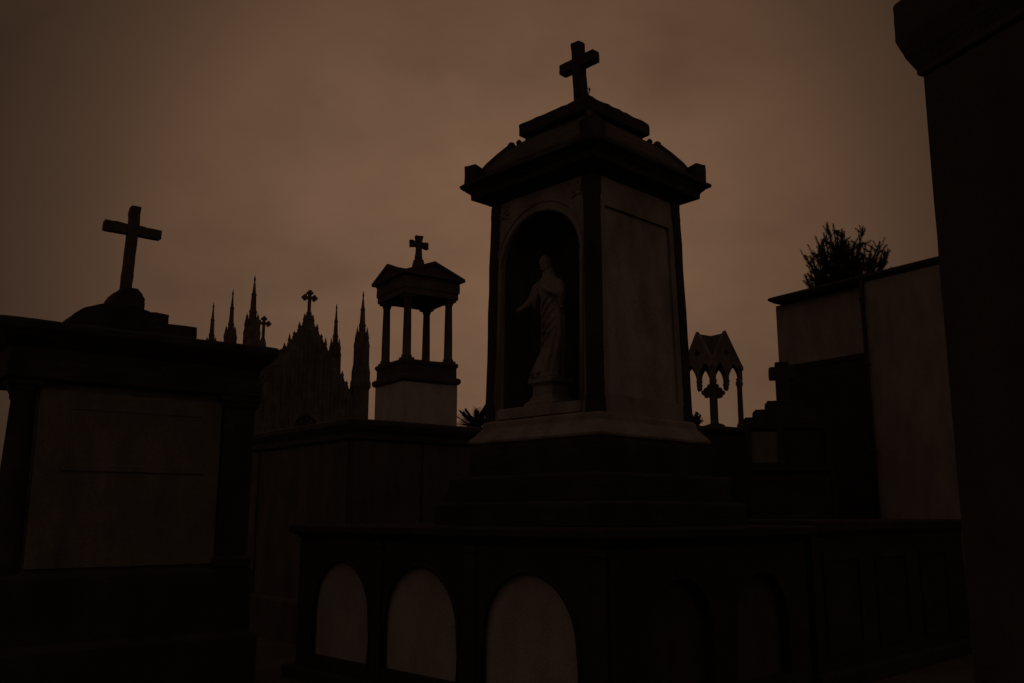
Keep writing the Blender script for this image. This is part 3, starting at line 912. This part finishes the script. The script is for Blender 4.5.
# ------------------------------------------------------------------ vegetation
def conifer(loc):
    root = thing('conifer_tree', loc, 90, 'dark conifer with upswept spiky shoots rising behind the tall building', 'tree')
    H_ = 9.55
    MB().tube([(0, 0, -.1), (.05, .02, 3), (0, 0, 6), (.03, 0, 8.3), (.05, 0, 9.0)], [.24, .2, .14, .07, .03], 10).build('trunk', 'bark', root)
    nb, lb = MB(), MB()
    rnd = random.Random(11)
    def needles(p, d, n_, ln):
        for _ in range(n_):
            s = d.orthogonal().normalized()
            s.rotate(Matrix.Rotation(rnd.uniform(0, 6.28), 3, d))
            e = (d * rnd.uniform(.2, 1.0) + s * rnd.uniform(.6, 1.3)).normalized() * ln * rnd.uniform(.6, 1.25)
            w = d.cross(e).normalized() * .008
            nb.tri(p - w, p + w, p + e)
    def shoot(p0, p1, r0, dens, ln):
        mid = p0.lerp(p1, .5) + Vector((0, 0, -.10 * (p1 - p0).length))
        lb.tube([p0, mid, p1], [r0, r0 * .65, .006], 5)
        k = max(5, int((p1 - p0).length / .03))
        for i in range(k):
            t_ = i / k
            p = (p0.lerp(mid, t_ * 2) if t_ < .5 else mid.lerp(p1, t_ * 2 - 1))
            d = ((mid - p0) if t_ < .5 else (p1 - mid)).normalized()
            needles(p, d, dens, ln * (1.1 - .55 * t_))
    tips = [(-.40, 9.62), (-.12, 9.30), (.10, 9.50), (.38, 9.42), (.68, 9.28), (-.68, 9.22), (.92, 9.02), (-.88, 8.85), (1.06, 8.75), (-1.0, 8.45)]
    for x, z_ in tips:
        for rep in range(8):
            y = rnd.uniform(-.6, .6)
            p1 = Vector((x + rnd.uniform(-.07, .07), y, z_ - .12 * rep - .15 * abs(y)))
            p0 = Vector((x * .35, y * .4, z_ - 1.3 - .3 * rep))
            shoot(p0, p1, .020, 18, .13)
            for q in range(5):
                t_ = rnd.uniform(.35, .92)
                b_ = p0.lerp(p1, t_)
                e = b_ + Vector((rnd.uniform(-.28, .28), rnd.uniform(-.28, .28), rnd.uniform(.10, .34)))
                shoot(b_, e, .008, 10, .095)
    for k in range(130):
        z_ = rnd.uniform(3.2, 8.6)
        a = rnd.uniform(0, 6.28)
        L_ = (1.05 if z_ > 7.2 else 1.05 + (7.2 - z_) * .22) * rnd.uniform(.65, 1.05)
        p0 = Vector((0, 0, z_ - .2))
        p1 = Vector((math.cos(a) * L_, math.sin(a) * L_, z_ + rnd.uniform(-.1, .35)))
        shoot(p0, p1, .02, 9, .16)
        for q in range(3):
            b_ = p0.lerp(p1, rnd.uniform(.4, .95))
            shoot(b_, b_ + Vector((rnd.uniform(-.3, .3), rnd.uniform(-.3, .3), rnd.uniform(.05, .3))), .01, 5, .12)
    cr = nb.build('crown', 'needle', root, fix=False)
    lb.build('branches', 'bark', cr)
conifer((9.15, 24.0, 0))

def blade(mb, p0, d, ln, w, droop, n_=6):
    d = Vector(d).normalized()
    s = d.cross(Vector((0, 0, 1)))
    s = s.normalized() if s.length > .05 else Vector((1, 0, 0))
    k = len(mb.v)
    for i in range(n_ + 1):
        t_ = i / n_
        p = Vector(p0) + d * ln * t_ - Vector((0, 0, droop * ln * t_ * t_))
        ww = w * (math.sin(math.pi * min(1, .15 + t_ * .85)) + .05)
        mb.v += [tuple(p - s * ww), tuple(p + s * ww)]
    for i in range(n_):
        a = k + i * 2
        mb.f.append((a, a + 1, a + 3, a + 2)); mb.smooth.append(True)

pm = thing('palm_tree', (-.62, 16.0, 0), 90, 'small dark palm with stiff fronds, peeping out left of the shrine base', 'palm tree')
MB().tube([(0, 0, -.1), (.02, 0, 1.2), (0, 0, 3.15)], [.13, .11, .09], 10).build('trunk', 'bark', pm)
fb = MB()
rnd = random.Random(4)
for k in range(30):
    a = 2.399 * k
    el = R(rnd.uniform(-5, 60))
    d = Vector((math.cos(a) * math.cos(el), math.sin(a) * math.cos(el), math.sin(el)))
    L_ = rnd.uniform(.34, .50)
    fb.tube([(0, 0, 3.12), Vector((0, 0, 3.12)) + d * L_ * .5, Vector((0, 0, 3.12)) + d * L_ - Vector((0, 0, .04))], [.012, .009, .004], 5)
    s = d.cross(Vector((0, 0, 1))).normalized()
    for q in range(9):
        p = Vector((0, 0, 3.12)) + d * L_ * (.35 + .65 * q / 8)
        for sg in (-1, 1):
            blade(fb, p, d * .9 + s * sg * .75,   .20 * (1 - .04 * q), .020, .12, 3)
fb.build('crown', 'leaf', pm, fix=False)

def shrub(loc, rx, h_, n_, leaf, label, seed):
    root = thing('shrub', loc, 90, label, 'shrub')
    rnd = random.Random(seed)
    sb, lb = MB(), MB()
    for k in range(n_):
        a = rnd.uniform(0, 6.28); u = rnd.random() ** .5
        e = Vector((math.cos(a) * rx * u, math.sin(a) * rx * u, h_ * (1 - .55 * u * u) * rnd.uniform(.72, 1.06)))
        sb.tube([(e.x * .15, e.y * .15, -.03), e * .5 + Vector((0, 0, h_ * .08)), e], [.012, .008, .003], 4)
        for q in range(16):
            p = e * rnd.uniform(.35, 1.0)
            d = Vector((rnd.uniform(-1, 1), rnd.uniform(-1, 1), rnd.uniform(-.3, 1)))
            blade(lb, p, d, leaf * rnd.uniform(.6, 1.2), leaf * .28, .2, 2)
    cr = lb.build('foliage', 'leaf', root, fix=False)
    sb.build('stems', 'bark', root)
    return root
shrub(at_local(pl, -.22, .25, 2.995), .13, .27, 26, .075, 'little dark plant on the plinth edge beside the gothic canopy', 3)

for o_ in list(col.objects):
    if o_.type != 'MESH' or not o_.parent:
        continue
    k_ = o_.name.split('.')[0]
    if o_.parent.name.startswith('tomb_shrine') and k_ in ('cornice', 'roof', 'top_slab', 'skirting', 'corner_block', 'stepped_base', 'corner_pilaster', 'cross'):
        worn(o_, .028 if k_ in ('roof', 'cornice', 'top_slab') else .018, 4 if k_ in ('roof', 'cornice', 'top_slab', 'skirting') else 3)
    elif o_.parent.name.startswith('mausoleum') and k_ in ('entablature', 'cornice', 'curved_pediment', 'cross_pedestal', 'cross', 'roof_step'):
        worn(o_, .022, 3 if k_ != 'entablature' else 4)
    elif o_.parent.name.startswith(('burial_vault', 'chest_tomb')) and k_ in ('cornice', 'lid', 'plinth'):
        worn(o_, .02, 4)
    elif o_.parent.name.startswith('columned_canopy') and k_ in ('roof', 'pedestal_cap', 'entablature', 'cross'):
        worn(o_, .016, 3)
    elif o_.parent.name.startswith('tall_tomb') and k_ in ('cornice', 'wall'):
        worn(o_, .010, 4)
    elif o_.parent.name.startswith('stepped_monument') and k_ in ('stepped_top', 'cross'):
        worn(o_, .02, 3)
